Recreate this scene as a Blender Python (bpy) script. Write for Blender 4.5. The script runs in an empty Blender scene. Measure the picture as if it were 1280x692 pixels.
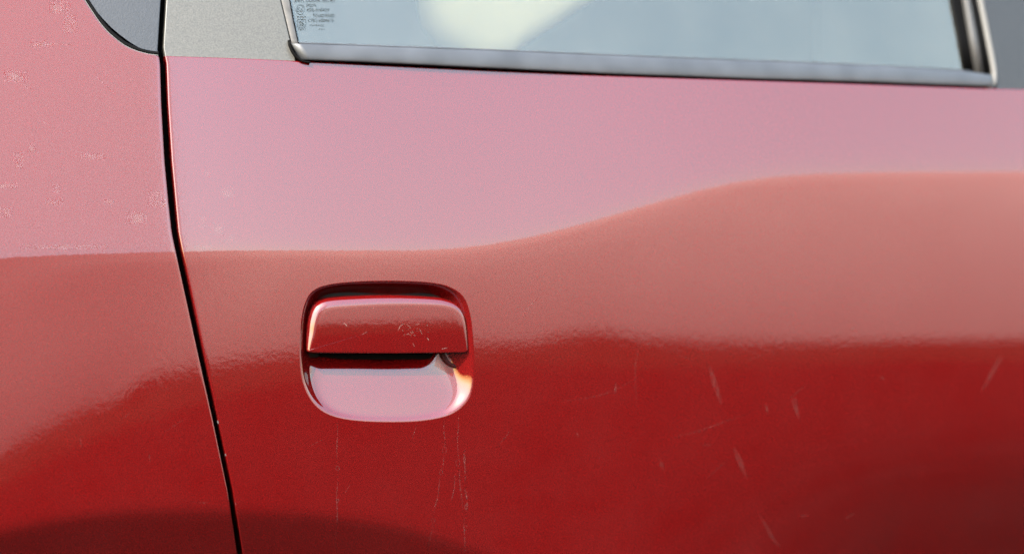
import bpy, math, random
import numpy as np
from mathutils import Vector, Matrix

random.seed(4)
scene = bpy.context.scene
col = scene.collection
R = math.radians

# ------------------------------------------------------------------ camera
YAW = R(20.0)
DIST = 1.20
EYE = 0.85
FPX = 1983.0                         # focal length in photograph pixels (1280 wide)
fwd = np.array([math.sin(YAW), math.cos(YAW), 0.0])
rgt = np.array([math.cos(YAW), -math.sin(YAW), 0.0])
upv = np.array([0.0, 0.0, 1.0])
CAM = np.array([0.0, 0.0, EYE]) - DIST * fwd
cam_data = bpy.data.cameras.new("camera")
cam = bpy.data.objects.new("camera", cam_data)
col.objects.link(cam)
cam.location = CAM
cam.rotation_euler = (R(90), 0, -YAW)
cam_data.sensor_width = 36.0
cam_data.lens = 36.0 * FPX / 1280.0
cam_data.clip_start = 0.02
cam_data.clip_end = 3000
cam_data.dof.use_dof = True
cam_data.dof.focus_distance = 1.155
cam_data.dof.aperture_fstop = 2.7
scene.camera = cam

# ------------------------------------------------------------------ sky, sun, exposure
SUN_EL, SUN_AZ = R(48), R(234)       # azimuth clockwise from +Y
world = bpy.data.worlds.new("World")
scene.world = world
world.use_nodes = True
wn = world.node_tree
bg = wn.nodes["Background"]
sky = wn.nodes.new("ShaderNodeTexSky")
sky.sky_type = 'NISHITA'
sky.sun_disc = False
sky.sun_elevation = SUN_EL
sky.sun_rotation = SUN_AZ
sky.altitude = 0
sky.air_density = 2.2
sky.dust_density = 2.2
sky.ozone_density = 1.0
wn.links.new(sky.outputs[0], bg.inputs[0])
bg.inputs[1].default_value = 0.15

sun_data = bpy.data.lights.new("sun", 'SUN')
sun_data.energy = 2.1
sun_data.angle = R(0.53)
sun_data.color = (1.0, 0.96, 0.91)
sun = bpy.data.objects.new("sun", sun_data)
col.objects.link(sun)
sdir = Vector((math.sin(SUN_AZ) * math.cos(SUN_EL), math.cos(SUN_AZ) * math.cos(SUN_EL), math.sin(SUN_EL)))
sun.rotation_euler = sdir.to_track_quat('Z', 'Y').to_euler()
sun.location = sdir * 20

scene.view_settings.view_transform = 'Standard'
scene.view_settings.look = 'None'
scene.view_settings.gamma = 1.0
scene.view_settings.use_curve_mapping = False
scene.view_settings.exposure = 3.0
scene.cycles.use_denoising = True
scene.cycles.max_bounces = 10

# ------------------------------------------------------------------ materials
def new_mat(name):
    m = bpy.data.materials.new(name)
    m.use_nodes = True
    nt = m.node_tree
    return m, nt, nt.nodes["Principled BSDF"]

def noise(nt, scale, detail=2.0, rough=0.5, vec=None):
    n = nt.nodes.new("ShaderNodeTexNoise")
    n.inputs["Scale"].default_value = scale
    n.inputs["Detail"].default_value = detail
    n.inputs["Roughness"].default_value = rough
    if vec is None:
        tc = nt.nodes.new("ShaderNodeTexCoord")
        vec = tc.outputs["Object"]
    nt.links.new(vec, n.inputs["Vector"])
    return n

def bump(nt, h, strength, dist):
    b = nt.nodes.new("ShaderNodeBump")
    b.inputs["Strength"].default_value = strength
    b.inputs["Distance"].default_value = dist
    nt.links.new(h, b.inputs["Height"])
    return b

def ramp(nt, fac, stops):
    r = nt.nodes.new("ShaderNodeValToRGB")
    e = r.color_ramp.elements
    while len(e) < len(stops):
        e.new(0.5)
    for k, (p, c) in enumerate(stops):
        e[k].position = p
        e[k].color = c if len(c) == 4 else (*c, 1)
    nt.links.new(fac, r.inputs[0])
    return r

def paint_material():
    m, nt, b = new_mat("red_metallic_paint")
    fl = noise(nt, 1150, 1.5)
    c = ramp(nt, fl.outputs["Fac"], [(0.28, (0.057, 0.0007, 0.0008)), (0.72, (0.072, 0.0009, 0.0010))])
    nt.links.new(c.outputs[0], b.inputs["Base Color"])
    b.inputs["Metallic"].default_value = 0.2
    b.inputs["Specular IOR Level"].default_value = 0.0
    b.inputs["Roughness"].default_value = 0.42
    b.inputs["IOR"].default_value = 1.15
    b.inputs["Coat Weight"].default_value = 1.0
    sm = noise(nt, 7, 4.0, 0.6)
    smr = ramp(nt, sm.outputs["Fac"], [(0.3, (0.034,) * 3), (0.7, (0.056,) * 3)])
    nt.links.new(smr.outputs[0], b.inputs["Coat Roughness"])
    b.inputs["Coat IOR"].default_value = 1.68
    flb = bump(nt, fl.outputs["Fac"], 0.20, 0.0003)
    nt.links.new(flb.outputs[0], b.inputs["Normal"])
    peel = noise(nt, 210, 2.0, 0.55)
    pb = bump(nt, peel.outputs["Fac"], 0.5, 0.00004)
    nt.links.new(pb.outputs[0], b.inputs["Coat Normal"])
    # thin, uneven film of dust
    du = noise(nt, 11, 8.0, 0.72)
    dr = ramp(nt, du.outputs["Fac"], [(0.35, (0.0006,) * 3), (0.75, (0.0055,) * 3)])
    dd = nt.nodes.new("ShaderNodeBsdfDiffuse")
    dd.inputs["Color"].default_value = (0.30, 0.25, 0.22, 1)
    mx = nt.nodes.new("ShaderNodeMixShader")
    nt.links.new(dr.outputs[0], mx.inputs[0])
    nt.links.new(b.outputs[0], mx.inputs[1])
    nt.links.new(dd.outputs[0], mx.inputs[2])
    nt.links.new(mx.outputs[0], nt.nodes["Material Output"].inputs["Surface"])
    return m

def plain(name, colr, rough=0.5, metallic=0.0, spec=0.5, coat=0.0, nscale=None, nbump=0.0, ndist=0.0004):
    m, nt, b = new_mat(name)
    b.inputs["Base Color"].default_value = (*colr, 1)
    b.inputs["Roughness"].default_value = rough
    b.inputs["Metallic"].default_value = metallic
    b.inputs["Specular IOR Level"].default_value = spec
    b.inputs["Coat Weight"].default_value = coat
    if nscale:
        n = noise(nt, nscale, 2.0)
        lo = tuple(v * 0.72 for v in colr); hi = tuple(min(1, v * 1.28) for v in colr)
        r = ramp(nt, n.outputs["Fac"], [(0.3, lo), (0.7, hi)])
        nt.links.new(r.outputs[0], b.inputs["Base Color"])
        if nbump:
            bb = bump(nt, n.outputs["Fac"], nbump, ndist)
            nt.links.new(bb.outputs[0], b.inputs["Normal"])
    return m

PAINT = paint_material()
SILVER = plain("silver_pillar_film", (0.041, 0.0385, 0.0325), 0.45, 0.1, 0.5, 0.0, 900, 0.2)
BLUEGREY = plain("blue_grey_pillar_film", (0.0095, 0.0105, 0.0130), 0.45, 0.1, 0.5, 0.0, 760, 0.3)
DARKGREY = plain("dark_grey_pillar", (0.012, 0.0115, 0.0115), 0.45, 0.0, 0.33, 0.0, 600, 0.2)
RUBBER = plain("black_rubber", (0.0012, 0.0011, 0.0011), 0.7, 0, 0.05, 0, 300, 0.15)
LINER = plain("dark_grey_liner", (0.0045, 0.0043, 0.0042), 0.7, 0, 0.1, 0, 260, 0.4)
MOULD = plain("satin_grey_moulding", (0.020, 0.021, 0.024), 0.46, 0.0, 0.5, 0.0, 40, 0.0)
CHANNEL = plain("beige_grey_channel", (0.052, 0.049, 0.046), 0.6, 0, 0.3, 0, 120, 0.1)
PALE = plain("pale_edge_trim", (0.085, 0.081, 0.076), 0.6, 0, 0.2)
CABIN = plain("dark_cabin_lining", (0.006, 0.006, 0.0066), 0.95, 0, 0.05, 0, 60, 0.2)
CREAM = plain("cream_seat_fabric", (0.66, 0.57, 0.41), 0.9, 0, 0.1)
MARK = plain("etched_glass_marking", (0.017, 0.022, 0.024), 0.6, 0, 0.1)

def glass_material(name, reflecting):
    m = bpy.data.materials.new(name)
    m.use_nodes = True
    nt = m.node_tree
    nt.nodes.clear()
    out = nt.nodes.new("ShaderNodeOutputMaterial")
    tr = nt.nodes.new("ShaderNodeBsdfTransparent"); tr.inputs["Color"].default_value = (0.90, 0.90, 0.83, 1)
    if not reflecting:
        nt.links.new(tr.outputs[0], out.inputs["Surface"])
        return m
    fr = nt.nodes.new("ShaderNodeFresnel"); fr.inputs["IOR"].default_value = 1.80
    gl = nt.nodes.new("ShaderNodeBsdfGlossy"); gl.inputs["Roughness"].default_value = 0.0
    gl.inputs["Color"].default_value = (0.98, 1.0, 0.94, 1)
    df = nt.nodes.new("ShaderNodeBsdfDiffuse"); df.inputs["Color"].default_value = (0.55, 0.54, 0.46, 1)
    n = noise(nt, 9, 5, 0.7)
    rp = ramp(nt, n.outputs["Fac"], [(0.3, (0.026,) * 3), (0.75, (0.054,) * 3)])
    m1 = nt.nodes.new("ShaderNodeMixShader"); m2 = nt.nodes.new("ShaderNodeMixShader")
    nt.links.new(fr.outputs[0], m1.inputs[0]); nt.links.new(tr.outputs[0], m1.inputs[1]); nt.links.new(gl.outputs[0], m1.inputs[2])
    nt.links.new(rp.outputs[0], m2.inputs[0]); nt.links.new(m1.outputs[0], m2.inputs[1]); nt.links.new(df.outputs[0], m2.inputs[2])
    nt.links.new(m2.outputs[0], out.inputs["Surface"])
    return m
GLASS_IN = glass_material("tinted_glass_inner_face", False)
GLASS = glass_material("tinted_window_glass", True)

def mark_material(name, colr, alpha, nscale, lo=0.4, hi=0.62, rough=0.7):
    """worn or dried-on mark: broken up by noise, clear in between"""
    m, nt, b = new_mat(name)
    b.inputs["Base Color"].default_value = (*colr, 1)
    b.inputs["Roughness"].default_value = rough
    n = noise(nt, nscale, 3.0, 0.6)
    r = ramp(nt, n.outputs["Fac"], [(lo, (0, 0, 0)), (hi, (alpha,) * 3)])
    at = nt.nodes.new("ShaderNodeAttribute"); at.attribute_name = "fade"
    mul = nt.nodes.new("ShaderNodeMath"); mul.operation = 'MULTIPLY'
    nt.links.new(r.outputs[0], mul.inputs[0]); nt.links.new(at.outputs["Fac"], mul.inputs[1])
    nt.links.new(mul.outputs[0], b.inputs["Alpha"])
    return m
SCRATCH = mark_material("pale_scratch", (0.13, 0.07, 0.06), 0.26, 900, 0.38, 0.78)
SCUFF = mark_material("pale_scuff", (0.22, 0.17, 0.16), 0.17, 170, 0.38, 0.85)
DRIP = mark_material("dried_water_mark", (0.09, 0.045, 0.04), 0.34, 420, 0.38, 0.70)
STREAK = mark_material("soft_streak", (0.13, 0.075, 0.065), 0.22, 600, 0.36, 0.80)
CHIP = plain("bare_paint_chip", (0.05, 0.04, 0.038), 0.7)
NICK = mark_material("flap_nick", (0.22, 0.15, 0.13), 0.42, 900, 0.30, 0.65)

# ------------------------------------------------------------------ helpers: pixels of the drawing -> points on the body
TOPY = -600.0
def rays(px, py):
    px = np.asarray(px, float); py = np.asarray(py, float)
    d = (fwd + rgt * ((px - 640.0) / FPX)[..., None] + upv * ((346.0 - py) / FPX)[..., None])
    return d

def hit(px, py, surf, off=0.0, n=14):
    """point where the line of sight meets y = surf(x,z) + off"""
    px, py = np.broadcast_arrays(np.asarray(px, float), np.asarray(py, float))
    d = rays(px, py)
    y = np.zeros(px.shape)
    for _ in range(n):
        t = (y - CAM[1]) / d[..., 1]
        p = CAM + d * t[..., None]
        y = surf(p[..., 0], p[..., 2]) + off
    t = (y - CAM[1]) / d[..., 1]
    return CAM + d * t[..., None]

def smooth_curve(px, py, n=400, sig=6):
    s = np.linspace(px[0], px[-1], n)
    v = np.interp(s, px, py)
    k = np.exp(-0.5 * (np.arange(-3 * sig, 3 * sig + 1) / sig) ** 2); k /= k.sum()
    vp = np.pad(v, 3 * sig, mode='edge')
    return s, np.convolve(vp, k, 'valid')

flat = lambda x, z: np.zeros_like(x)
# feature line that runs level, then climbs towards the rear wheel
cpx, cpy = smooth_curve([-1500, 0, 300, 450, 545, 610, 680, 760, 840, 900, 950, 1000, 1100, 1280, 2300],
                        [317, 315, 315, 318, 319, 313, 299, 276, 251, 234, 225, 220, 218, 219, 219], 760, 7)
_c = hit(cpx, cpy, flat)
CX, CZ = _c[:, 0], _c[:, 2]
# scallop along the bottom of the doors
apx, apy = smooth_curve([-1500, -300, 0, 60, 120, 200, 300, 400, 470, 530, 580, 620, 680, 800, 1000, 2300],
                        [980, 730, 662, 648, 640, 636, 638, 643, 651, 664, 680, 696, 722, 780, 860, 1000], 760, 9)
_a = hit(apx, apy, flat)
AX, AZ = _a[:, 0], _a[:, 2]

# the doors lean out a little more towards the front
_tp, _tv = smooth_curve([-1500, -300, 0, 40, 90, 150, 195, 262, 370, 500, 600, 2300], [0.11, 0.11, 0.066, 0.055, 0.045, 0.037, 0.030, 0.021, 0.010, 0.003, 0.0, 0.0], 760, 6)
TWX, TWS = hit(_tp, np.full(len(_tp), 430.0), flat)[:, 0], _tv

def softplus(d, w):
    q = d / w
    return np.where(q > 30, d, w * np.log1p(np.exp(np.minimum(q, 30))))

def body(x, z):
    """outer skin of the doors: y as a function of position"""
    h = z - EYE
    y = 0.5 * 0.305 * (h + 0.082) ** 2
    zc = np.interp(x, CX, CZ)
    w = np.interp(x, [-0.3, 0.0, 0.25], [0.0040, 0.0044, 0.0070])
    y = y + 0.165 * softplus(z - zc, w)
    za = np.interp(x, AX, AZ)
    y = y + 0.40 * softplus(za - z, 0.0024)
    y = y + np.interp(x, [0.10, 0.22, 0.36, 0.5], [0.0, 0.09, 0.28, 0.34]) * softplus(EYE - 0.150 - z, 0.022)
    y = y + 0.5 * 0.10 * (x + 0.05) ** 2
    y = y + -np.interp(x, TWX, TWS) * softplus(zc - z, w)
    return y

def body_normal(x, z, e=4e-4):
    gx = (body(x + e, z) - body(x - e, z)) / (2 * e)
    gz = (body(x, z + e) - body(x, z - e)) / (2 * e)
    n = np.stack([gx, -np.ones_like(gx), gz], -1)
    return n / np.linalg.norm(n, axis=-1, keepdims=True)

BELT_PX = np.array([-1500, 199, 204, 290, 368, 385, 440, 770, 1100, 1240, 1300, 2300.])
BELT_PY = np.array([55, 69, 70, 72, 75.5, 77.5, 79.5, 95.5, 106.0, 111.5, 112.5, 130.])
_bx, _by = smooth_curve(BELT_PX, BELT_PY, 1900, 34)
BELT_PX, BELT_PY = _bx, _by
_b = hit(BELT_PX, BELT_PY, body)
BX, BZ, BY = _b[:, 0], _b[:, 2], _b[:, 1]
_m = (BX > -0.5) & (BX < 0.7)
HZ, HY = np.polyfit(BX[_m], BZ[_m], 2), np.polyfit(BX[_m], BY[_m], 2)
def house(x, z):
    """surface of the pillars and window frame above the belt line"""
    return np.polyval(HY, x) + 0.0035 + 0.29 * (z - np.polyval(HZ, x))

def link(o, parent=None):
    col.objects.link(o)
    if parent is not None:
        o.parent = parent
    return o

def mesh_obj(name, verts, faces, mat, parent=None, normals=None, smooth=True):
    me = bpy.data.meshes.new(name)
    me.from_pydata([tuple(map(float, v)) for v in verts], [], faces)
    me.materials.append(mat)
    if smooth:
        me.shade_smooth()
    if normals is not None:
        me.normals_split_custom_set_from_vertices([tuple(map(float, v)) for v in normals])
    me.update()
    return link(bpy.data.objects.new(name, me), parent)

def grid_normals(P, periodic_u=False):
    """normals of a grid of points P[v,u,3], facing -y"""
    if periodic_u:
        du = np.roll(P, -1, 1) - np.roll(P, 1, 1)
    else:
        du = np.gradient(P, axis=1)
    dv = np.gradient(P, axis=0)
    n = np.cross(du, dv)
    l = np.linalg.norm(n, axis=-1, keepdims=True)
    n = n / np.maximum(l, 1e-15)
    return n

def grid_faces(M, N, skip=None, base=0, periodic=False):
    fs = []
    for j in range(M - 1):
        for i in range(N if periodic else N - 1):
            if skip is not None and skip(j, i):
                continue
            i2 = (i + 1) % N
            fs.append((base + j * N + i, base + j * N + i2, base + (j + 1) * N + i2, base + (j + 1) * N + i))
    return fs

def roll_steps(r, depth):
    """(inset, depth) pairs from the outside of a rolled edge to its flat"""
    out = [(0.0, depth), (0.0, depth * 0.5), (0.0, r)]
    for a in (75, 60, 45, 30, 15):
        out.append((r * (1 - math.sin(R(a)))if False else r * (1 - math.cos(R(90 - a))), r * (1 - math.sin(R(90 - a)))))
    out.append((r, 0.0))
    return out

MM = 0.000605                         # metres per photograph pixel at the door
def curve_fn(pts, k=1):
    """piecewise function of py -> px (or px -> py)"""
    a = np.array(sorted(pts))
    return lambda t: np.interp(t, a[:, 0], a[:, 1])

def panel(name, left, right, top, bottom, surf, off, mat, parent, rl=None, rr=None, rt=None, rb=None, nu=30, nv=40, depth=0.012, rows=None):
    """sheet bounded by left(py), right(py), top(px), bottom(px); rolled edges of radius r (px) where given"""
    def axis(n, ra, rb_):
        s = []
        if ra: s += [('a', i, d) for i, d in roll_steps(ra, depth / MM)]
        base = np.linspace(0, 1, n)
        s += [('m', t, 0.0) for t in (base[1:] if ra else base)]
        if rb_:
            s = s[:-1] + [('b', i, d) for i, d in reversed(roll_steps(rb_, depth / MM))]
        return s
    us = axis(nu, rl, rr)
    vs = axis(nv, rb, rt)             # v runs bottom -> top
    M, N = len(vs), len(us)
    PX = np.zeros((M, N)); PY = np.zeros((M, N)); D = np.zeros((M, N))
    for j, (kj, tj, dj) in enumerate(vs):
        for i, (ki, ti, di) in enumerate(us):
            px = 0.0; py = None
            x = None
            # iterate because top/bottom depend on px and left/right on py
            py = bottom(0) if callable(bottom) else bottom
            pxg = 0.5 * (left(py) + right(py))
            for _ in range(4):
                b_ = bottom(pxg); t_ = top(pxg)
                lo = b_ - (rb or 0); hi = t_ + (rt or 0)
                if kj == 'a': py = b_ - tj
                elif kj == 'b': py = t_ + tj
                else: py = lo + (hi - lo) * tj
                l_ = left(py); r_ = right(py)
                lo = l_ + (rl or 0); hi = r_ - (rr or 0)
                if ki == 'a': pxg = l_ + ti
                elif ki == 'b': pxg = r_ - ti
                else: pxg = lo + (hi - lo) * ti
            PX[j, i] = pxg; PY[j, i] = py; D[j, i] = max(di, dj) * MM
    P = hit(PX, PY, surf, off)
    P[..., 1] += D
    nrm = grid_normals(P)
    o = mesh_obj(name, P.reshape(-1, 3), grid_faces(M, N), mat, parent, nrm.reshape(-1, 3))
    return o

def strip(name, A, B, surf, off, bulge, mat, parent, n=7, skirt=0.006, sub=1, cap=True):
    """moulding between two pixel polylines; domed across by bulge metres, sides turned in by skirt"""
    A = np.array(A, float); B = np.array(B, float)
    if sub > 1:
        t0 = np.arange(len(A)); t1 = np.linspace(0, len(A) - 1, (len(A) - 1) * sub + 1)
        A = np.stack([np.interp(t1, t0, A[:, k]) for k in (0, 1)], 1)
        B = np.stack([np.interp(t1, t0, B[:, k]) for k in (0, 1)], 1)
    cols, ds = [], []
    s_ = [0] + list(0.5 - 0.5 * np.cos(np.linspace(0, math.pi, n))) + [1]
    d_ = [skirt] + [-bulge * math.sin(math.pi * t) ** 0.6 if 0 < t < 1 else 0.0 for t in s_[1:-1]] + [skirt]
    PX = np.stack([A[:, 0] + (B[:, 0] - A[:, 0]) * t for t in s_], 1)
    PY = np.stack([A[:, 1] + (B[:, 1] - A[:, 1]) * t for t in s_], 1)
    D = np.tile(np.array(d_), (len(A), 1))
    if cap:
        PX = np.concatenate([PX[:1], PX, PX[-1:]]); PY = np.concatenate([PY[:1], PY, PY[-1:]])
        D = np.concatenate([np.full((1, D.shape[1]), skirt), D, np.full((1, D.shape[1]), skirt)])
    P = hit(PX, PY, surf, off)
    P[..., 1] += D
    M, N = PX.shape
    fs = grid_faces(M, N)
    o = mesh_obj(name, P.reshape(-1, 3), fs, mat, parent)
    return o

def spline(pts, n=8, closed=False):
    p = np.array(pts, float); L = len(p); out = []
    for i in range(L if closed else L - 1):
        if closed:
            a, b, c, d = p[(i - 1) % L], p[i], p[(i + 1) % L], p[(i + 2) % L]
        else:
            a, b, c, d = p[max(i - 1, 0)], p[i], p[i + 1], p[min(i + 2, L - 1)]
        for k in range(n):
            t = k / n
            out.append(0.5 * ((2 * b) + (c - a) * t + (2 * a - 5 * b + 4 * c - d) * t * t + (3 * b - a - 3 * c + d) * t ** 3))
    if not closed:
        out.append(p[-1])
    return np.array(out)

# ------------------------------------------------------------------ the setting (seen only in the paint)
def setting():
    n = 24
    vs, fs = [], []
    ext = 600
    vs = [(-ext, -ext, 0), (ext, -ext, 0), (ext, ext, 0), (-ext, ext, 0)]
    m, nt, b = new_mat("grey_asphalt")
    nz = noise(nt, 3.0, 6, 0.6)
    c = ramp(nt, nz.outputs["Fac"], [(0.3, (0.008, 0.0075, 0.007)), (0.7, (0.014, 0.0132, 0.0124))])
    nt.links.new(c.outputs[0], b.inputs["Base Color"])
    b.inputs["Roughness"].default_value = 0.9
    b.inputs["Specular IOR Level"].default_value = 0.0
    g = mesh_obj("ground", vs, [(0, 1, 2, 3)], m, None, None, False)
    g["kind"] = "structure"
    # long pale wall across the road, running off at an angle and catching the sun
    wm, nt, b = new_mat("sandy_plaster")
    tc = nt.nodes.new("ShaderNodeTexCoord"); sx = nt.nodes.new("ShaderNodeSeparateXYZ")
    nt.links.new(tc.outputs["Object"], sx.inputs[0])
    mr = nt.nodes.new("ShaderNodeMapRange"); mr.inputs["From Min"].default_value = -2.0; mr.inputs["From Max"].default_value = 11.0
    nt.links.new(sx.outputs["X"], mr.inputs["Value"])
    cr = ramp(nt, mr.outputs[0], [(0.0, (0.19, 0.147, 0.143)), (0.30, (0.27, 0.209, 0.202)), (0.43, (0.48, 0.375, 0.348)), (1.0, (0.60, 0.475, 0.455))])  # front-door end darkened in colour, to dim what that door mirrors
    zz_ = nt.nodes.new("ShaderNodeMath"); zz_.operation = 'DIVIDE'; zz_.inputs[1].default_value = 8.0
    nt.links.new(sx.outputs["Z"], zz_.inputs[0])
    mz = ramp(nt, zz_.outputs[0], [(0.0, (0.62 / 2,) * 3), (0.33, (1.42 / 2,) * 3), (0.55, (1.6 / 2,) * 3), (0.72, (1.0,) * 3)])   # reflection's fade put into the colour: dark foot, pale top
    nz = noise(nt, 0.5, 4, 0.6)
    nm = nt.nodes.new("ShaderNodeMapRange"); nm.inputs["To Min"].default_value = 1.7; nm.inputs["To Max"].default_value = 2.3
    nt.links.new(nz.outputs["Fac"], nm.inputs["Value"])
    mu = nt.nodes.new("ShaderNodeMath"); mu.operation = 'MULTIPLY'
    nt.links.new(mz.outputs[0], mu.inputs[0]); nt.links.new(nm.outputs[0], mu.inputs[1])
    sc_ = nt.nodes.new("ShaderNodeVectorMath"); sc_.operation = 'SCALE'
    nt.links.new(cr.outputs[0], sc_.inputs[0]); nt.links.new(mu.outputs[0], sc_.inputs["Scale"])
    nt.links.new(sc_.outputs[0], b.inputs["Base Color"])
    b.inputs["Roughness"].default_value = 0.9
    nrm_ = np.array([-0.86, 0.51]); cc = 14.0
    along = np.array([0.30, 0.954])
    def wall_pt(a_deg, back=0.0):
        a = R(a_deg); d = np.array([math.sin(a), -math.cos(a)])
        return d * (cc / -(d @ nrm_)) - nrm_ * back
    secs = [(-22, 10.5), (-9, 9.6), (62, 4.8), (85, 4.2)]
    V = []
    for a_, z_ in secs:
        e_ = wall_pt(a_); f_ = e_ - nrm_ * 0.4
        V += [(*e_, 0), (*e_, z_), (*f_, z_), (*f_, 0)]
    F = [(0, 1, 2, 3), (12, 13, 14, 15)]
    for k in range(3):
        F += [(k * 4 + i, k * 4 + i + 1, k * 4 + i + 5, k * 4 + i + 4) for i in range(3)]
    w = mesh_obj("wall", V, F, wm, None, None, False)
    w["kind"] = "structure"
    # unseen tall pale block, added to dim the sky mirrored in the front door
    bm_ = plain("added_building_render", (0.76, 0.83, 0.97), 0.9, 0, 0.1)
    def far_pt(a_deg, back=0.0):
        a = R(a_deg); d = np.array([math.sin(a), -math.cos(a)])
        return d * (20.0 / -(d @ nrm_)) - nrm_ * back
    V = []
    for p_ in (far_pt(-23), far_pt(5.8), far_pt(5.0) * 1.25, far_pt(-23) * 1.1):
        V += [(*p_, 0), (*p_, 44.0)]
    F = [(0, 2, 3, 1), (2, 4, 5, 3), (4, 6, 7, 5), (6, 0, 1, 7), (1, 3, 5, 7)]
    t_ = mesh_obj("added_building", V, F, bm_, None, None, False)
    t_["kind"] = "structure"
    # low, uneven dark planting along the foot of the wall
    hm = plain("dark_green_leaves", (0.020, 0.022, 0.012), 0.8, 0, 0.2, 0, 5.0)
    V, F = [], []
    rng = np.random.default_rng(3)
    # how high the planting stands, read off its mirror image in the doors
    sk = np.array([(0, 580), (40, 545), (90, 520), (150, 505), (197, 500), (204, 470), (213, 459), (238, 458), (246, 468), (256, 456), (330, 446), (372, 440), (480, 436),
                   (600, 432), (700, 432), (735, 420), (790, 416), (830, 424), (930, 430), (1100, 429), (1290, 427)], float)
    sp = hit(sk[:, 0], sk[:, 1], body); sn = body_normal(sp[:, 0], sp[:, 2])
    sd_ = sp - CAM; sd_ /= np.linalg.norm(sd_, axis=1, keepdims=True)
    sr = sd_ - 2 * (sd_ * sn).sum(1, keepdims=True) * sn
    s_az = np.degrees(np.arctan2(sr[:, 0], -sr[:, 1])); s_el = np.arcsin(sr[:, 2])
    o_ = np.argsort(s_az); s_az, s_el = s_az[o_], s_el[o_]
    aa = np.linspace(3.0, 58, 1100)
    for k, a in enumerate(aa):
        p = wall_pt(a, -0.9); t = np.hypot(*p)
        top = 0.85 + t * math.tan(np.interp(a, s_az, s_el)) + t * R(0.10) * (rng.random() - 0.5)
        top = max(top, 0.02)
        for b_, zz in ((0.0, 0.0), (0.06, top * 0.8), (0.3, top), (0.6, top * 0.8), (0.7, 0.0)):
            q = p - nrm_ * b_
            V.append((q[0], q[1], zz))
    F = [(k * 5 + i, (k + 1) * 5 + i, (k + 1) * 5 + i + 1, k * 5 + i + 1) for k in range(len(aa) - 1) for i in range(4)]
    h = mesh_obj("undergrowth", V, F, hm, None, None, False)
    h["kind"] = "stuff"
    h["label"] = "low dark planting mirrored across the lower doors"
    h["category"] = "undergrowth"
setting()

# ------------------------------------------------------------------ the car
car = bpy.data.objects.new("car", None)
col.objects.link(car)
car.location = (0, 0.6, 0)
car["label"] = "red metallic car seen close at its side doors, scratched and dusty"
car["category"] = "car"
car.empty_display_size = 0.2
bpy.context.view_layer.update()
INV = Matrix.Translation((0, -0.6, 0))

def child(o, parent):
    o.parent = parent
    o.matrix_parent_inverse = INV if parent is car else Matrix.Identity(4)
    return o

GAPL = curve_fn([(-700, 236), (0, 201), (66, 197), (72, 199.5), (80, 200.6), (130, 202), (200, 206), (254, 211), (290, 215), (314, 220), (330, 223.5), (380, 234.5), (442, 248), (527, 267), (613, 285), (691, 297), (1100, 340)])
GAPR = curve_fn([(-700, 243), (0, 208), (66, 204), (72, 206.5), (80, 208), (130, 210), (200, 214.5), (254, 219.5), (290, 223), (314, 227.5), (330, 231), (380, 241.5), (442, 254.5), (527, 273), (613, 291), (691, 303.5), (1100, 347)])

# ---- front door skin: right edge follows the pillar trim, then the gap
TRIM = [(-700, -420), (-400, -190), (-120, 20), (-40, 80), (0, 106), (13, 114.5), (27, 124), (40, 135), (52, 149), (58, 158), (63, 169), (66, 179), (68, 188), (69.4, 196)]
_t = spline([(b, a) for a, b in TRIM], 6)
FR_R = curve_fn([(p[1], p[0]) for p in _t if p[1] < 69.4] + [(70.5, 198.6), (72, 199.4)] + [(y, float(GAPL(y))) for y in np.linspace(74, 1100, 160)])

def front_door():
    rows = np.concatenate([np.linspace(1050, 692, 30)[:-1], np.linspace(692, 76, 250)[:-1], np.linspace(76, 60, 34)[:-1], np.linspace(60, -10, 40)[:-1], np.linspace(-10, TOPY, 40)])
    steps = list(reversed(roll_steps(2.2, 0.014 / MM)))
    us = np.concatenate([np.linspace(-1300, -60, 40)[:-1]]) 
    tt = np.linspace(0, 1, 110)
    PX, PY, D = [], [], []
    for y in rows:
        e = float(FR_R(y))
        main = np.concatenate([us + (0), -60 + (e - 2.2 + 60) * tt]) if e > -50 else np.linspace(-1300, e - 2.2, len(us) + len(tt))
        px = list(main) + [e - i for i, d in steps[1:]]
        d = [0.0] * len(main) + [dd * MM for i, dd in steps[1:]]
        PX.append(px); PY.append([y] * len(px)); D.append(d)
    PX, PY, D = map(np.array, (PX, PY, D))
    P = hit(PX, PY, body); P[..., 1] += D
    nrm = grid_normals(P)
    nm = len(us) + len(tt) - 1
    nrm[:, :nm] = body_normal(P[:, :nm, 0], P[:, :nm, 2])
    return child(mesh_obj("front_door", P.reshape(-1, 3), grid_faces(*PX.shape), PAINT, None, nrm.reshape(-1, 3)), car)
FRONT = front_door()
FRONT["label"] = "front door panel of the red car, pale scuffs on its upper half"

# ---- outlines of the handle
CEN = np.array([484.0, 440.0])
REC = spline([(380.5, 380), (389, 365), (406, 356.5), (438, 352), (490, 350.5), (540, 353), (566, 360), (581, 373), (588.5, 395), (592, 425),
              (593.5, 455), (591.5, 484), (583, 503), (563, 518), (530, 525.5), (487, 527.5), (440, 525), (410, 517.5), (391, 503), (379, 480), (374.5, 452), (374.5, 420), (376.5, 397)], 16, True)
def polar(outline, cen, ang):
    v = outline - cen
    a = np.arctan2(-(v[:, 1]), v[:, 0]); r = np.hypot(v[:, 0], v[:, 1])
    o = np.argsort(a); a, r = a[o], r[o]
    a = np.concatenate([a - 2 * math.pi, a, a + 2 * math.pi]); r = np.tile(r, 3)
    return np.interp(ang, a, r)

BELT = curve_fn(list(zip(BELT_PX, BELT_PY)))

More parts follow.
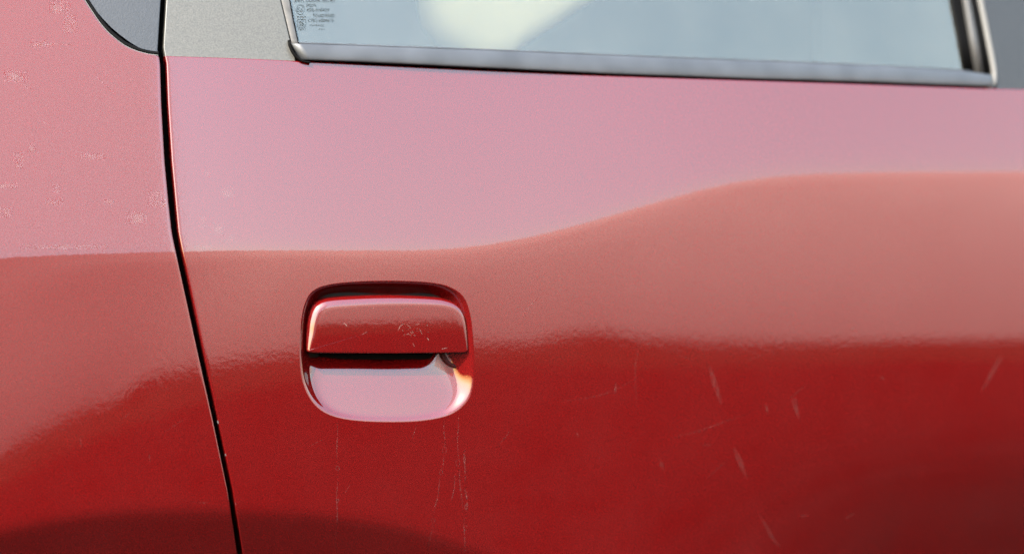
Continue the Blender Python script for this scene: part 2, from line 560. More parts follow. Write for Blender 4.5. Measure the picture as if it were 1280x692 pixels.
def rear_door():
    # regular grid over the skin with a rectangular opening, then rings around the handle
    r = 2.2
    lead = roll_steps(r, 0.014 / MM)
    us = [('a', i, d) for i, d in lead]
    main_u = np.concatenate([np.linspace(0, 1, 430)])          # gap -> px 1290
    far_u = np.linspace(1290, 2200, 40)[1:]
    rows = list(np.linspace(1050, 700, 28)[:-1]) + list(np.linspace(700, 130, 280))
    top_t = np.linspace(0, 1, 30)[1:]
    tr = list(reversed(roll_steps(2.0, 0.012 / MM)))
    PX, PY, D = [], [], []
    def row(yfun, depth_row):
        px, py, dd = [], [], []
        def put(fx, d):
            x = 600.0
            for _ in range(4):
                y = yfun(x); x = fx(y)
            px.append(x); py.append(yfun(x)); dd.append(max(d, depth_row) * MM)
        for k, i, d in us: put(lambda y, i=i: float(GAPR(y)) + i, d)
        for t in main_u[1:]: put(lambda y, t=t: float(GAPR(y)) + r + (1290 - float(GAPR(y)) - r) * t, 0)
        for x in far_u: put(lambda y, x=x: x, 0)
        PX.append(px); PY.append(py); D.append(dd)
    for y in rows: row(lambda x, y=y: y, 0)
    for t in top_t: row(lambda x, t=t: 130 + (float(BELT(x)) + 2.0 - 130) * t, 0)
    for i, d in tr[1:]: row(lambda x, i=i: float(BELT(x)) + i, d)
    PX, PY, D = map(np.array, (PX, PY, D))
    P = hit(PX, PY, body); P[..., 1] += D
    nrm = grid_normals(P)
    flatm = D <= 0
    an = body_normal(P[..., 0], P[..., 2])
    inner = flatm.copy()
    inner[:, :len(us)] = False
    nrm[inner] = an[inner]
    M, N = PX.shape
    # opening: index rectangle around the recess
    jr = [j for j in range(M) if 338 < PY[j, 200] < 541]
    j0, j1 = jr[0], jr[-1]
    jm = (j0 + j1) // 2
    ir = [i for i in range(N) if 362 < PX[jm, i] < 606]
    i0, i1 = ir[0], ir[-1]
    skip = lambda j, i: (j0 <= j < j1) and (i0 <= i < i1)
    faces = grid_faces(M, N, skip)
    verts = list(P.reshape(-1, 3)); norms = list(nrm.reshape(-1, 3))
    # perimeter, anticlockwise seen from outside
    per = [(j0, i) for i in range(i0, i1)] + [(j, i1) for j in range(j0, j1)] + [(j1, i) for i in range(i1, i0, -1)] + [(j, i0) for j in range(j1, j0, -1)]
    idx = [j * N + i for j, i in per]
    pp = np.array([(PX[j, i], PY[j, i]) for j, i in per])
    ang = np.arctan2(-(pp[:, 1] - CEN[1]), pp[:, 0] - CEN[0])
    rc = polar(REC, CEN, ang)
    con = CEN + np.stack([np.cos(ang) * rc, -np.sin(ang) * rc], 1)
    prev = idx
    K = 10
    for k in range(1, K + 1):
        q = pp + (con - pp) * (k / K)
        w = hit(q[:, 0], q[:, 1], body)
        nn = body_normal(w[:, 0], w[:, 2])
        base = len(verts)
        verts += list(w); norms += list(nn)
        cur = list(range(base, base + len(w)))
        L = len(cur)
        for a in range(L):
            b = (a + 1) % L
            faces.append((prev[a], prev[b], cur[b], cur[a]))
        prev = cur
    o = child(mesh_obj("rear_door", np.array(verts), faces, PAINT, None, np.array(norms)), car)
    return o, ang, rc
REAR, RANG, RRC = rear_door()
REAR["label"] = "rear door panel of the red car with scratches and water marks"

# ---- pressed recess behind the handle
def prof(a, b, n=200):
    t = np.linspace(0, 1, n)
    ss = lambda e0, e1, x: (lambda q: q * q * (3 - 2 * q))(np.clip((x - e0) / (e1 - e0), 0, 1))
    sl = ss(0, a, t) * (1 - ss(1 - b, 1, t))
    c = np.concatenate([[0], np.cumsum((sl[1:] + sl[:-1]) / 2)])
    return t, c / c[-1]

def recess():
    q = np.concatenate([np.linspace(0, 0.30, 46)[:-1], np.linspace(0.30, 0.97, 60)])
    L = len(RANG)
    P = np.zeros((len(q), L, 3))
    for k in range(L):
        a, r = RANG[k], RRC[k]
        s, c = math.sin(a), math.cos(a)
        x = CEN[0] + c * r * (1 - q); y = CEN[1] - s * r * (1 - q)
        m = q * r                                   # distance in from the rim (px)
        # side wall: steep at the top and left, easy at the right and bottom
        deg = math.degrees(a) % 360
        K_ = [0, 35, 60, 90, 120, 180, 225, 255, 270, 285, 315, 335, 360]
        Wd = np.interp(deg, K_, [46, 28, 18, 17, 18, 24, 40, 58, 62, 60, 56, 50, 46])
        Dm = np.interp(deg, K_, [26, 28, 28, 28, 28, 28, 34, 40, 40, 40, 38, 31, 26])
        lip = np.interp(deg, [0, 40, 90, 140, 180, 230, 270, 320, 360], [7, 7, 6, 6, 7, 8, 8, 8, 7])
        me_ = np.sqrt(m * m + lip * lip) - lip
        dw = Dm * (1 - (1 - np.clip(me_ / Wd, 0, 1)) ** 2)
        # sloping floor
        u = np.maximum(533 - y, 0.5)
        df = 0.21 * u + 0.0011 * u * u
        df = np.minimum(df, 34 + 0 * u) if False else 34 * np.tanh(df / 34)
        # pocket behind the flap, a level rounded slot
        qx = np.abs(x - 467) - (84 - 24); qy = np.abs(y - 420) - (39.5 - 24)
        sd = np.hypot(np.maximum(qx, 0), np.maximum(qy, 0)) + np.minimum(np.maximum(qx, qy), 0) - 24
        df = df + 22 * np.tanh(1.5 * softplus(-sd, 1.6) / 22)
        p_ = 3.5
        d = 1.0 / ((1 / np.maximum(dw, 1e-6)) ** p_ + (1 / df) ** p_) ** (1 / p_)
        p = hit(x, y, body)
        p[:, 1] += d * MM
        P[:, k] = p
    n = grid_normals(P, True)
    if (n[len(q) // 4, L // 8, 1]) > 0:
        n = -n
    n[0] = body_normal(P[0, :, 0], P[0, :, 2])
    M = len(q)
    fs = []
    for j in range(M - 1):
        for i in range(L):
            i2 = (i + 1) % L
            fs.append((j * L + i, j * L + i2, (j + 1) * L + i2, (j + 1) * L + i))
    v = list(P.reshape(-1, 3)); nn = list(n.reshape(-1, 3))
    v.append(P[-1].mean(0)); nn.append((0, -1, 0))
    ci = len(v) - 1
    for i in range(L):
        fs.append(((M - 1) * L + i, (M - 1) * L + (i + 1) % L, ci))
    return mesh_obj("handle_recess", np.array(v), fs, PAINT, REAR, np.array(nn))
RECESS = recess()

# ---- flap of the handle
FC = np.array([485.0, 408.0])
FLAP = np.concatenate([spline([(384, 436), (384.5, 418), (386, 400), (390, 386), (397, 377.5), (410, 372), (440, 369.5), (490, 368.5), (540, 370.5), (562, 374.5), (575, 382), (582, 394), (585, 412), (585.5, 436)], 14),
                       spline([(585.5, 437.5), (584.5, 439.6), (582, 440.6)], 6), np.array([[540, 441.2], [485, 441.6], [430, 441.4]]), spline([(388, 440.8), (385, 439.6), (384, 437.6)], 6)])
def flap_surf(x, z):
    h = z - 0.815
    return body(x, z) - 0.0005 - 0.016 * h + 0.55 * h * h

def flap():
    L = 420
    # even spacing along the outline
    cl = np.concatenate([FLAP, FLAP[:1]])
    s = np.concatenate([[0], np.cumsum(np.hypot(*np.diff(cl, axis=0).T))])
    t = np.linspace(0, s[-1], L, endpoint=False)
    O = np.stack([np.interp(t, s, cl[:, k]) for k in (0, 1)], 1)
    dirv = O - FC
    rr = np.hypot(dirv[:, 0], dirv[:, 1])
    ang = np.arctan2(-dirv[:, 1], dirv[:, 0])
    # edge radius: soft at the top and sides, tight along the bottom
    Rb = np.where(O[:, 1] > 434, 1.6, 0.0)
    top = np.interp(O[:, 1], [366, 380, 425, 436], [13.0, 12.0, 8.0, 1.6])
    left = np.interp(O[:, 0], [384, 420, 550, 586], [1.15, 1.1, 0.85, 0.6])
    Rb = np.maximum(top * left, 1.6)
    k = np.ones(25) / 25
    Rb = np.convolve(np.concatenate([Rb[-12:], Rb, Rb[:12]]), k, 'valid')
    tang = np.roll(O, -1, 0) - np.roll(O, 1, 0)
    tang /= np.linalg.norm(tang, axis=1, keepdims=True)
    nin = np.stack([-tang[:, 1], tang[:, 0]], 1)
    if ((FC - O) * nin).sum(1).mean() < 0:
        nin = -nin
    rings = []
    thick = np.interp(O[:, 1], [366, 420, 436, 441], [0.015, 0.013, 0.006, 0.006])
    for fr_ in (1.0, 0.7):
        rings.append((O, thick * fr_))
    for a in np.linspace(0, 90, 11):
        ins = Rb * (1 - math.cos(R(a))); dep = Rb * (1 - math.sin(R(a))) * MM
        rings.append((O + nin * ins[:, None], dep))
    last = rings[-1][0]
    for f in (0.93, 0.84, 0.7, 0.55, 0.4, 0.25, 0.12, 0.04):
        rings.append((FC + (last - FC) * f, np.zeros(L)))
    P = np.zeros((len(rings), L, 3))
    for j, (q, d) in enumerate(rings):
        p = hit(q[:, 0], q[:, 1], flap_surf); p[:, 1] += d
        P[j] = p
    M = len(rings)
    fs = []
    for j in range(M - 1):
        for i in range(L):
            i2 = (i + 1) % L
            fs.append((j * L + i, (j + 1) * L + i, (j + 1) * L + i2, j * L + i2))
    v = list(P.reshape(-1, 3)); v.append(P[-1].mean(0)); ci = len(v) - 1
    for i in range(L):
        fs.append(((M - 1) * L + (i + 1) % L, (M - 1) * L + i, ci))
    # closed back
    vb = len(v); v.append(P[0].mean(0))
    for i in range(L):
        fs.append((i, (i + 1) % L, vb))
    o = mesh_obj("door_handle", np.array(v), fs, PAINT, REAR)
    o["label"] = "red pull-up door handle flap, paint chipped in the middle"
    return o
HANDLE = flap()

# dark liner between the flap and the recess
def liner():
    ang = np.linspace(R(-4), R(184), 120)
    O = []
    ro = polar(REC, CEN, ang) - np.interp(ang, [R(-4), R(40), R(90), R(140), R(184)], [8, 15, 17, 13, 8])
    ri = ro - 16
    A = CEN + np.stack([np.cos(ang) * ro, -np.sin(ang) * ro], 1)
    B = CEN + np.stack([np.cos(ang) * ri, -np.sin(ang) * ri], 1)
    return strip("recess_liner", A, B, body, 0.0115, 0.0008, LINER, REAR, n=5, skirt=0.010)
liner()

# added dark plate, stands in for the dark reflection and shade under the flap
panel("pocket_shade_plate", lambda y: 389.0, lambda y: 579.0, lambda x: 384.0, lambda x: 449.0 - 6.0 * (abs(x - 484) / 95) ** 4, body, 0.0130, RUBBER, REAR, nu=16, nv=8)

# bent lever arm that shows under the right end of the flap
def lever():
    pts = spline([(551, 436), (555, 446), (561, 454), (570, 458.5)], 6)
    t = np.gradient(pts, axis=0); t /= np.linalg.norm(t, axis=1, keepdims=True)
    n = np.stack([-t[:, 1], t[:, 0]], 1) * np.linspace(3.2, 2.4, len(pts))[:, None]
    return strip("lever_arm", pts + n, pts - n, body, 0.0085, 0.001, plain("dull_dark_red", (0.022, 0.0012, 0.0012), 0.6, 0, 0.15), REAR, n=5, skirt=0.003)
lever()

# ------------------------------------------------------------------ pillars, window and seals
front_trim = panel("pillar_trim", curve_fn([(p[1], p[0] + 4.2) for p in _t]), lambda y: GAPL(y), lambda x: TOPY,
                   lambda x: float(np.interp(x, [p[0] for p in _t], [p[1] for p in _t])) - 2.4 if x < 196 else 66.6, house, 0.0, BLUEGREY, FRONT, rr=1.4, nu=26, nv=120)
front_trim["label"] = "blue-grey speckled pillar cover on the front door"

def offset_curve(pts, d):
    t = np.gradient(pts, axis=0); t /= np.linalg.norm(t, axis=1, keepdims=True)
    n = np.stack([-t[:, 1], t[:, 0]], 1)
    return pts + n * d
tb = spline([(20, -120), (80, -40), (106, 0), (114.5, 13), (124, 27), (135, 40), (149, 52), (158, 58), (169, 63), (179, 66), (188, 68), (198, 69.2)], 8)
strip("window_seal", offset_curve(tb, -0.2), offset_curve(tb, -4.6), house, -0.0025, 0.0008, RUBBER, FRONT, n=5, skirt=0.008)
strip("bright_lip", offset_curve(tb, 0.9), offset_curve(tb, -0.3), body, 0.0004, 0.0004, PALE, FRONT, n=4, skirt=0.006)

rear_trim = panel("pillar_trim", lambda y: GAPR(y), curve_fn([(TOPY, 206), (0, 350.5), (25, 356.5), (50, 362.5), (72, 368.5), (90, 373)]), lambda x: TOPY, lambda x: float(BELT(x)) + 6, house, 0.0, SILVER, REAR, rl=1.4, rr=1.0, nu=30, nv=40)
rear_trim["label"] = "silver-grey speckled pillar cover on the rear door"

# dark cavity behind the gap
def lin(p0, p1):
    return lambda y: p0[0] + (p1[0] - p0[0]) * (y - p0[1]) / (p1[1] - p0[1])
gap_seal = panel("gap_seal", lambda y: GAPL(y) - 14, lambda y: GAPR(y) + 14, lambda x: TOPY, lambda x: 1050.0, lambda x, z: np.where(z > np.interp(x, BX, BZ), house(x, z), body(x, z)), 0.022, RUBBER, None, nu=4, nv=120)
child(gap_seal, car)

# glass
GL = lin((358, 0), (368, 53)); GRt = lin((1196, 0), (1213, 88))
def glass():
    PXs = [(GL(TOPY), TOPY), (GL(104), 104), (GRt(112), 112), (GRt(TOPY), TOPY)]
    nu, nv = 30, 14
    u = np.linspace(0, 1, nu); vv = np.linspace(0, 1, nv)
    PX = np.zeros((nv, nu)); PY = np.zeros((nv, nu))
    for j, t in enumerate(vv):
        y = 118 + (TOPY - 118) * t
        l, r_ = float(GL(y)), float(GRt(y))
        PX[j] = l + (r_ - l) * u; PY[j] = y
    P = hit(PX, PY, house, 0.0045)
    Q = P.copy(); Q[..., 1] += 0.0032
    v = np.concatenate([P.reshape(-1, 3), P.reshape(-1, 3), Q.reshape(-1, 3)])
    f = grid_faces(nv, nu)
    off = 2 * nu * nv
    sh = nu * nv
    f2 = [tuple(off + k for k in reversed(q)) for q in f]
    ed = []
    for j in range(nv - 1):
        a, b = j * nu, (j + 1) * nu
        ed.append((a, b, off + b, off + a))
        a, b = j * nu + nu - 1, (j + 1) * nu + nu - 1
        ed.append((b, a, off + a, off + b))
    for i in range(nu - 1):
        ed.append((i + 1, i, off + i, off + i + 1))
        a = (nv - 1) * nu + i
        ed.append((a, a + 1, off + a + 1, off + a))
    ed = [tuple(k + sh if k < sh else k for k in q) for q in ed]
    o = mesh_obj("window_glass", v, f + f2 + ed, GLASS, REAR, None, False)
    o.data.materials.append(GLASS_IN)
    for k, pl_ in enumerate(o.data.polygons):
        pl_.use_smooth = k < len(f)
        pl_.material_index = 0 if k < len(f) else 1
    o["label"] = "tinted rear door window glass with an etched safety marking"
    return o
WIN = glass()

def sl(pairs):
    """two polylines from rows (py, px_left, px_right), carried on upwards"""
    (y1, l1, r1), (y2, l2, r2) = pairs[1], pairs[2]
    k = (TOPY - y1) / (y2 - y1)
    pairs = [(TOPY, l1 + (l2 - l1) * k, r1 + (r2 - r1) * k)] + list(pairs[1:])
    a = [(l, y) for y, l, r_ in pairs]; b = [(r_, y) for y, l, r_ in pairs]
    return a, b
a, b = sl([(TOPY, 273, 284), (0, 351, 361.5), (25, 357, 366), (50, 363.2, 371.5), (60, 365.5, 374)])
strip("window_channel", a, b, house, 0.0008, 0.0010, CHANNEL, REAR, n=7)
a, b = sl([(TOPY, 282.5, 285.5), (0, 361.2, 363), (25, 366, 367.6), (50, 371.2, 373), (62, 374, 376)])
strip("glass_seal", a, b, house, 0.0022, 0.0, RUBBER, REAR, n=3, skirt=0.002)
a, b = sl([(TOPY, 271.4, 273.6), (0, 349.6, 351.4), (25, 355.8, 357.4), (52, 362.2, 364)])
strip("channel_seal", a, b, house, 0.0006, 0.0, RUBBER, REAR, n=3, skirt=0.004)

top_m = np.array([(364.5, 54.5), (440, 57), (600, 63.0), (770, 69.8), (940, 76.6), (1100, 83), (1210, 89.5), (1240, 94)])
bot_m = np.array([(378.5, 75), (440, 77), (600, 84.6), (770, 92.6), (940, 98.4), (1100, 103), (1210, 107.3), (1240, 108.5)])
strip("belt_moulding", top_m, bot_m, house, -0.0045, 0.0014, MOULD, REAR, n=11, skirt=0.012, sub=6)
strip("moulding_lip", top_m + [0, -2.0], top_m + [0, 0.4], house, 0.0035, 0.0006, MOULD, REAR, n=5, skirt=0.006, sub=6)
strip("moulding_shadow_strip", bot_m + [-1, -1.2], bot_m + [0, 1.3], house, -0.0015, 0.0004, RUBBER, REAR, n=5, skirt=0.012, sub=6)  # black strip standing in for the shadow line under the moulding
ec = spline([(361.8, 50), (362.8, 56), (365.5, 63), (370.5, 70.5), (378, 76.2), (388, 78.2)], 6)
strip("end_seal", offset_curve(ec, -0.9), offset_curve(ec, 0.9), house, -0.0042, 0.0003, RUBBER, REAR, n=5, skirt=0.012)

a, b = sl([(TOPY, 1126, 1143), (0, 1188, 1205.5), (45, 1197, 1213.5), (98, 1206.5, 1222.5)])
strip("glass_channel", a, b, house, 0.003, 0.0, RUBBER, REAR, n=4, skirt=0.006)
a, b = sl([(TOPY, 1143, 1150), (0, 1205.5, 1213), (45, 1213.5, 1221.5), (98, 1222.5, 1231)])
strip("division_bar", a, b, house, -0.001, 0.0016, plain("satin_grey_bar", (0.030, 0.028, 0.027), 0.5, 0, 0.3), REAR, n=7)
a, b = sl([(TOPY, 1150, 1161), (0, 1213, 1223.5), (45, 1221.5, 1232), (98, 1231, 1241)])
strip("frame_seal", a, b, house, 0.001, 0.0006, RUBBER, REAR, n=4, skirt=0.006)
ap = spline([(1103.5, TOPY), (1163.5, -300), (1203.5, -100), (1215.5, -40), (1223.5, 0), (1232.5, 45), (1239.2, 78), (1241.3, 95), (1239.5, 104), (1233, 109.5)], 8)
strip("pale_seal", offset_curve(ap, -0.4), offset_curve(ap, -5.2), house, -0.002, 0.0010, PALE, REAR, n=6, skirt=0.008)
rp = panel("corner_panel", curve_fn([(TOPY, 1109), (0, 1229), (45, 1238), (80, 1245), (100, 1246), (120, 1246)]), lambda y: 2200.0, lambda x: TOPY, lambda x: float(BELT(x)) + 6, house, 0.0, DARKGREY, REAR, rl=1.0, nu=40, nv=30)
rp["label"] = "dark grey panel behind the rear door window"

# ---- safety marking on the glass
def marking():
    objs = []
    def text(s, px, py, hpx, wpx=None):
        cu = bpy.data.curves.new("glass_marking", 'FONT')
        cu.body = s; cu.size = 1.0; cu.resolution_u = 3
        o = bpy.data.objects.new("tmp_text", cu)
        col.objects.link(o)
        bpy.context.view_layer.update()
        me = bpy.data.meshes.new_from_object(o.evaluated_get(bpy.context.evaluated_depsgraph_get()))
        co = np.array([v.co[:] for v in me.vertices]); fc = [tuple(p.vertices) for p in me.polygons]
        bpy.data.objects.remove(o); bpy.data.meshes.remove(me); bpy.data.curves.remove(cu)
        w = co[:, 0].max() - co[:, 0].min(); h = 0.70
        sx = (wpx / w) if wpx else hpx / h
        return np.stack([px + (co[:, 0] - co[:, 0].min()) * sx, py - co[:, 1] * hpx / h], 1), fc
    V, F = [], []
    def add(q, fc):
        b = len(V)
        V.extend(q.tolist()); F.extend([tuple(b + k for k in f) for f in fc])
    def ring(cx, cy, rx, ry, w, n=40, p=2.0):
        a = np.linspace(0, 2 * math.pi, n, endpoint=False)
        c, s = np.cos(a), np.sin(a)
        cc = np.sign(c) * np.abs(c) ** (2 / p); ss = np.sign(s) * np.abs(s) ** (2 / p)
        o_ = np.stack([cx + cc * rx, cy + ss * ry], 1); i_ = np.stack([cx + cc * (rx - w), cy + ss * (ry - w)], 1)
        add(np.concatenate([o_, i_]), [(k, (k + 1) % n, n + (k + 1) % n, n + k) for k in range(n)])
    # slightly slanted along the window edge, so each line starts where it does in the photograph
    add(*text("SAINT-GOBAIN SEKURIT", 368.5, 2.8, 4.6, 51))
    add(*text("INDIA", 383, 8.6, 3.9, 12.2))
    add(*text("43R-010439", 383.3, 14.6, 4.2, 28.5))
    add(*text("TOUGHENED", 391.3, 21.6, 3.9, 27.5))
    add(*text("CM/L-6804676", 385.3, 27.6, 3.9, 32))
    ring(375.4, 12.3, 5.4, 6.3, 0.55)
    add(*text("E6", 371.9, 15.2, 5.4, 6.8))
    add(*text("IS 2553", 371.2, 22.4, 2.2, 10.6))
    ring(377.0, 29.2, 5.7, 5.0, 0.55, 40, 6.0)
    # standards mark: open S-shaped key form
    for q in ([(373.8, 26.6), (379.8, 26.6), (379.8, 27.3), (373.8, 27.3)], [(373.8, 26.6), (374.6, 26.6), (374.6, 29.2), (373.8, 29.2)],
              [(373.8, 28.7), (380.2, 28.7), (380.2, 29.4), (373.8, 29.4)], [(379.4, 28.7), (380.2, 28.7), (380.2, 31.8), (379.4, 31.8)],
              [(373.8, 31.1), (380.2, 31.1), (380.2, 31.8), (373.8, 31.8)]):
        add(np.array(q), [(0, 1, 2, 3)])
    add(*text("PART 2", 373, 38.2, 2.6, 9.6))
    for k in range(5):
        ring(387.6 + k * 2.6, 31.9, 0.75, 0.75, 0.7, 8)
    add(*text("CC", 400.2, 33.4, 2.8, 4.6))
    for k in range(3):
        ring(399.4 + k * 2.9, 36.7, 0.75, 0.75, 0.7, 8)
    V = np.array(V)
    P = hit(V[:, 0], V[:, 1], house, 0.0045 - 0.00025)
    o = mesh_obj("glass_marking", P, F, MARK, REAR, None, False)
    o["label"] = "small grey etched lettering in the corner of the window"
marking()

# ---- cabin behind the glass
def cabin():
    x0, x1, y0, y1, z0, z1 = -0.75, 0.95, 0.055, 1.15, 0.86, 1.50
    V = [(x0, y0, z0), (x1, y0, z0), (x1, y1, z0), (x0, y1, z0), (x0, y0 + .10, z1), (x1, y0 + .10, z1), (x1, y1, z1), (x0, y1, z1)]
    F = [(0, 1, 2, 3), (4, 7, 6, 5), (0, 3, 7, 4), (1, 5, 6, 2), (3, 2, 6, 7)]
    o = child(mesh_obj("cabin_lining", V, F, CABIN, None, None, False), car)
    # inner door card below the glass
    PX, PY = np.meshgrid(np.linspace(220, 1500, 12), np.linspace(330, 97, 12))
    P = hit(PX, PY, lambda x, z: np.full_like(x, 0.055))
    mesh_obj("door_card", P.reshape(-1, 3), grid_faces(12, 12), CABIN, REAR)
cabin()

def headrest():
    out = spline([(524, -40), (524, 0), (528, 24), (540, 46), (560, 64), (590, 82), (625, 78), (652, 58), (690, 34), (735, 4), (775, -24), (800, -90), (780, -150), (700, -170), (600, -170), (535, -130)], 10, True)
    pl = lambda x, z: np.full_like(x, 0.17)
    c = np.array([640.0, -60.0])
    L = len(out)
    rings = []
    for a in np.linspace(-80, 90, 18):
        f = math.cos(R(a)) ** 0.22 if a < 89 else 0.02
        P = hit(c[0] + (out[:, 0] - c[0]) * f, c[1] + (out[:, 1] - c[1]) * f, pl)
        P[:, 1] += -0.03 * math.sin(R(a))
        rings.append(P)
    P = np.array(rings)
    fs = grid_faces(len(rings), L, None, 0, True)
    o = child(mesh_obj("headrest", P.reshape(-1, 3), fs, CREAM, None), car)
    o["label"] = "cream headrest in the sun behind the window"
headrest()

# ------------------------------------------------------------------ wear on the paint: scratches, scuffs and dried drips
def on_skin(name, pts, wid, mat, parent, surf=body, off=-0.00012, sub=6, taper=True):
    p = spline(pts, sub) if len(pts) > 2 else np.array([np.array(pts[0]) + (np.array(pts[1]) - np.array(pts[0])) * t for t in np.linspace(0, 1, sub + 1)], float)
    t = np.gradient(p, axis=0); t /= np.maximum(np.linalg.norm(t, axis=1, keepdims=True), 1e-9)
    n = np.stack([-t[:, 1], t[:, 0]], 1)
    L = len(p)
    w = np.interp(np.linspace(0, 1, L), np.linspace(0, 1, len(wid)), wid) / 2 if hasattr(wid, '__len__') else np.full(L, wid / 2)
    rows = [p + n * (w * k)[:, None] for k in (-1, -0.5, 0, 0.5, 1)]
    q = np.array(rows)
    P = hit(q[..., 0], q[..., 1], surf, off)
    fade = np.outer([0, 0.8, 1, 0.8, 0], np.clip(np.minimum(np.linspace(0, 1, L), np.linspace(1, 0, L)) * 2.6, 0, 1) if taper else np.ones(L)).reshape(-1)
    o = mesh_obj(name, P.reshape(-1, 3), grid_faces(5, L), mat, parent)
    at = o.data.attributes.new("fade", 'FLOAT', 'POINT')
    at.data.foreach_set("value", fade.astype(np.float32))
    return o

# long hairline and streaks on the rear door
for pts, w in [([(803, 424), (796, 445), (794, 470), (797, 515)], 1.3),
               ([(886, 455), (893, 478), (902, 506)], [3, 6, 4]),
               ([(917, 558), (925, 577), (934, 598)], [3, 6, 3]),
               ([(949, 642), (957, 656), (966, 672), (975, 683)], [2, 4, 3]),
               ([(824, 572), (827, 580), (830, 588)], [2, 4, 3]),
               ([(957, 504), (960, 518)], 4), ([(992, 497), (995, 510), (999, 524)], [7, 5, 2]),
               ([(1253, 442), (1240, 466), (1226, 490)], [7, 5, 3]),
               ([(770, 478), (769, 492)], 3.5), ([(802, 432), (815, 428)], 1.2),
               ([(836, 548), (880, 536), (940, 514)], 1.2), ([(700, 502), (756, 492), (800, 470)], 1.0),
               ([(1057, 647), (1068, 641)], 3), ([(1000, 645), (1012, 643)], 3), ([(878, 556), (890, 555)], 2),
               ([(1065, 412), (1069, 408)], 2), ([(655, 392), (672, 372)], 1.0), ([(880, 600), (912, 572)], 1.2),
               ([(515, 550), (521, 530)], 1.0), ([(620, 560), (640, 536)], 1.1), ([(385, 558), (405, 548)], 1.0),
               ([(430, 618), (438, 604)], 1.0), ([(1100, 470), (1106, 474)], 2), ([(720, 540), (724, 546)], 2),
               ([(985, 500), (1010, 478)], 1.3), ([(930, 452), (960, 440)], 1.2), ([(840, 440), (870, 452)], 1.0)]:
    wide = (max(w) if hasattr(w, '__len__') else w) > 2.6
    on_skin("scratch", pts, [q * 1.35 for q in w] if wide and hasattr(w, '__len__') else w, STREAK if wide else SCRATCH, REAR)
for pts, w in [([(311, 82), (322, 90), (333, 98)], 1.2), ([(325, 84), (333, 88)], 1.2), ([(334, 97), (344, 103)], 1.3), ([(300, 104), (306, 108)], 1.0)]:
    on_skin("scratch", pts, w, SCRATCH, REAR)
for pts, w in [([(120, 95), (132, 106), (143, 118)], 1.0), ([(55, 152), (57, 154)], 2.5), ([(0, 88), (22, 103), (40, 112)], 1.2), ([(8, 84), (30, 100)], 1.0),
               ([(66, 2), (70, 15)], 1.6), ([(72, 0), (78, 15)], 1.6), ([(80, 4), (85, 16)], 1.4), ([(84, 18), (86, 27)], 1.4), ([(40, 57), (60, 55), (90, 56)], 1.2), ([(40, 50), (50, 53), (60, 50)], 1.2),
               ([(100, 545), (102, 560)], 2), ([(150, 525), (170, 510)], 1.0), ([(238, 627), (262, 628)], 1.2), ([(175, 480), (182, 484)], 1.3), ([(205, 540), (235, 520)], 0.9), ([(186, 566), (188, 578)], 1.4)]:
    on_skin("scratch", pts, w, SCRATCH, FRONT)
for (x, y, w, h) in [(23, 196, 12, 12), (24, 206, 9, 8), (8, 265, 16, 12), (68, 252, 22, 8), (40, 185, 8, 10), (6, 232, 30, 7), (70, 236, 10, 10), (80, 308, 110, 5),
                     (196, 248, 22, 20), (205, 254, 9, 13), (116, 195, 30, 8), (136, 252, 12, 6), (75, 8, 26, 18), (88, 30, 18, 22), (52, 56, 30, 6), (20, 95, 30, 14), (170, 272, 26, 16)]:
    on_skin("scuff", [(x - w / 2, y + 0.0), (x, y + 0.4), (x + w / 2, y)], h, SCUFF, FRONT)
for (x, y, w, h) in [(253, 277, 8, 16), (272, 286, 18, 16), (285, 298, 20, 10), (284, 240, 18, 16), (255, 309, 24, 4), (258, 216, 10, 10)]:
    on_skin("scuff", [(x - w / 2, y + 0.0), (x, y + 0.4), (x + w / 2, y)], h, SCUFF, REAR)
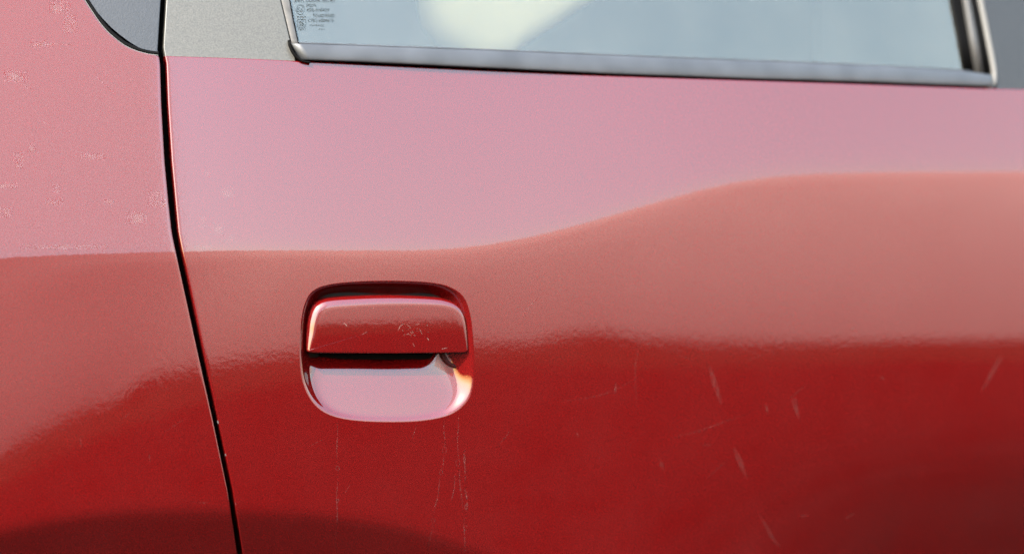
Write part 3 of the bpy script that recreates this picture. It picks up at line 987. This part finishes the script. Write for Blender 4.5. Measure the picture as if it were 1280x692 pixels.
# worn patch and nicks on the flap
for pts, w in [([(497, 414), (500, 408), (505, 404)], [1.6, 2.0, 1.2]), ([(429, 403), (435, 408)], 1.8), ([(524, 410), (528, 418)], 1.3), ([(534, 421), (536, 426)], 1.4), ([(452, 418), (460, 414)], 0.9),
               ([(508, 405), (514, 409)], 1.2), ([(512, 414), (516, 417)], 1.4), ([(516, 428), (518, 434)], 1.3), ([(464, 384), (466, 385)], 1.6), ([(519, 406), (526, 404)], 1.2), ([(551, 436), (560, 434)], 1.6)]:
    on_skin("scratch", pts, w, NICK, HANDLE, flap_surf)
rnd = random.Random(29)
for k in range(22):
    x = rnd.gauss(516, 8); y = rnd.gauss(413, 6); l = rnd.uniform(0.8, 2.6); a = rnd.uniform(-0.4, 1.9)
    on_skin("nick", [(x, y), (x + math.cos(a) * l, y + math.sin(a) * l)], rnd.uniform(0.7, 1.6), NICK, HANDLE, flap_surf, sub=3)

# dried drips under the recess
def drip(x, y0, y1, w, tail):
    n = max(4, int((y1 - y0) / 14))
    pts = [(x + math.sin(k * 1.7 + x) * 0.8 + tail * k / n, y0 + (y1 - y0) * k / n) for k in range(n + 1)]
    on_skin("drip_mark", pts, w, DRIP, REAR)
def bead(x, y, w, h):
    a = np.linspace(0, 2 * math.pi, 15)[:-1]
    pts = [(x + math.cos(t) * w / 2, y + math.sin(t) * h / 2) for t in a]
    on_skin("drip_bead", pts + [pts[0]], 0.9, DRIP, REAR, sub=2, taper=False)
for d in [(421, 526, 580, 1.6, 1), (422, 588, 690, 1.4, -2), (555.5, 524, 560, 1.8, 0), (556, 568, 588, 1.4, -4), (551, 594, 640, 2.0, -8), (572.5, 518, 575, 1.5, 0), (574, 580, 640, 1.8, 4),
          (581, 560, 605, 2.2, 0), (582, 606, 640, 2.2, 2), (581, 644, 692, 1.8, -1), (570, 590, 630, 1.2, -6), (541, 652, 692, 1.2, -6)]:
    drip(*d)
for b_ in [(422, 585, 4.2, 6), (422, 625, 3.4, 4), (555.5, 562, 4.6, 9), (551.5, 590, 3.8, 6), (572.5, 578, 4.6, 9), (541.5, 650, 4, 5), (582, 659, 4, 6), (580.5, 574, 2.6, 8), (583.5, 617, 3.4, 6), (582.5, 633, 3.2, 6)]:
    bead(*b_)
# chips along the edge of the rear door
for (x, y, l) in [(221.8, 259, 10), (271.5, 527, 4), (281, 568, 3), (294.2, 629, 6), (296, 640, 4)]:
    on_skin("paint_chip", [(x + 0.6, y - l / 2), (x + 0.9, y), (x + 1.4, y + l / 2)], [0.8, 1.8, 0.8], CHIP, REAR, body, 0.0002)
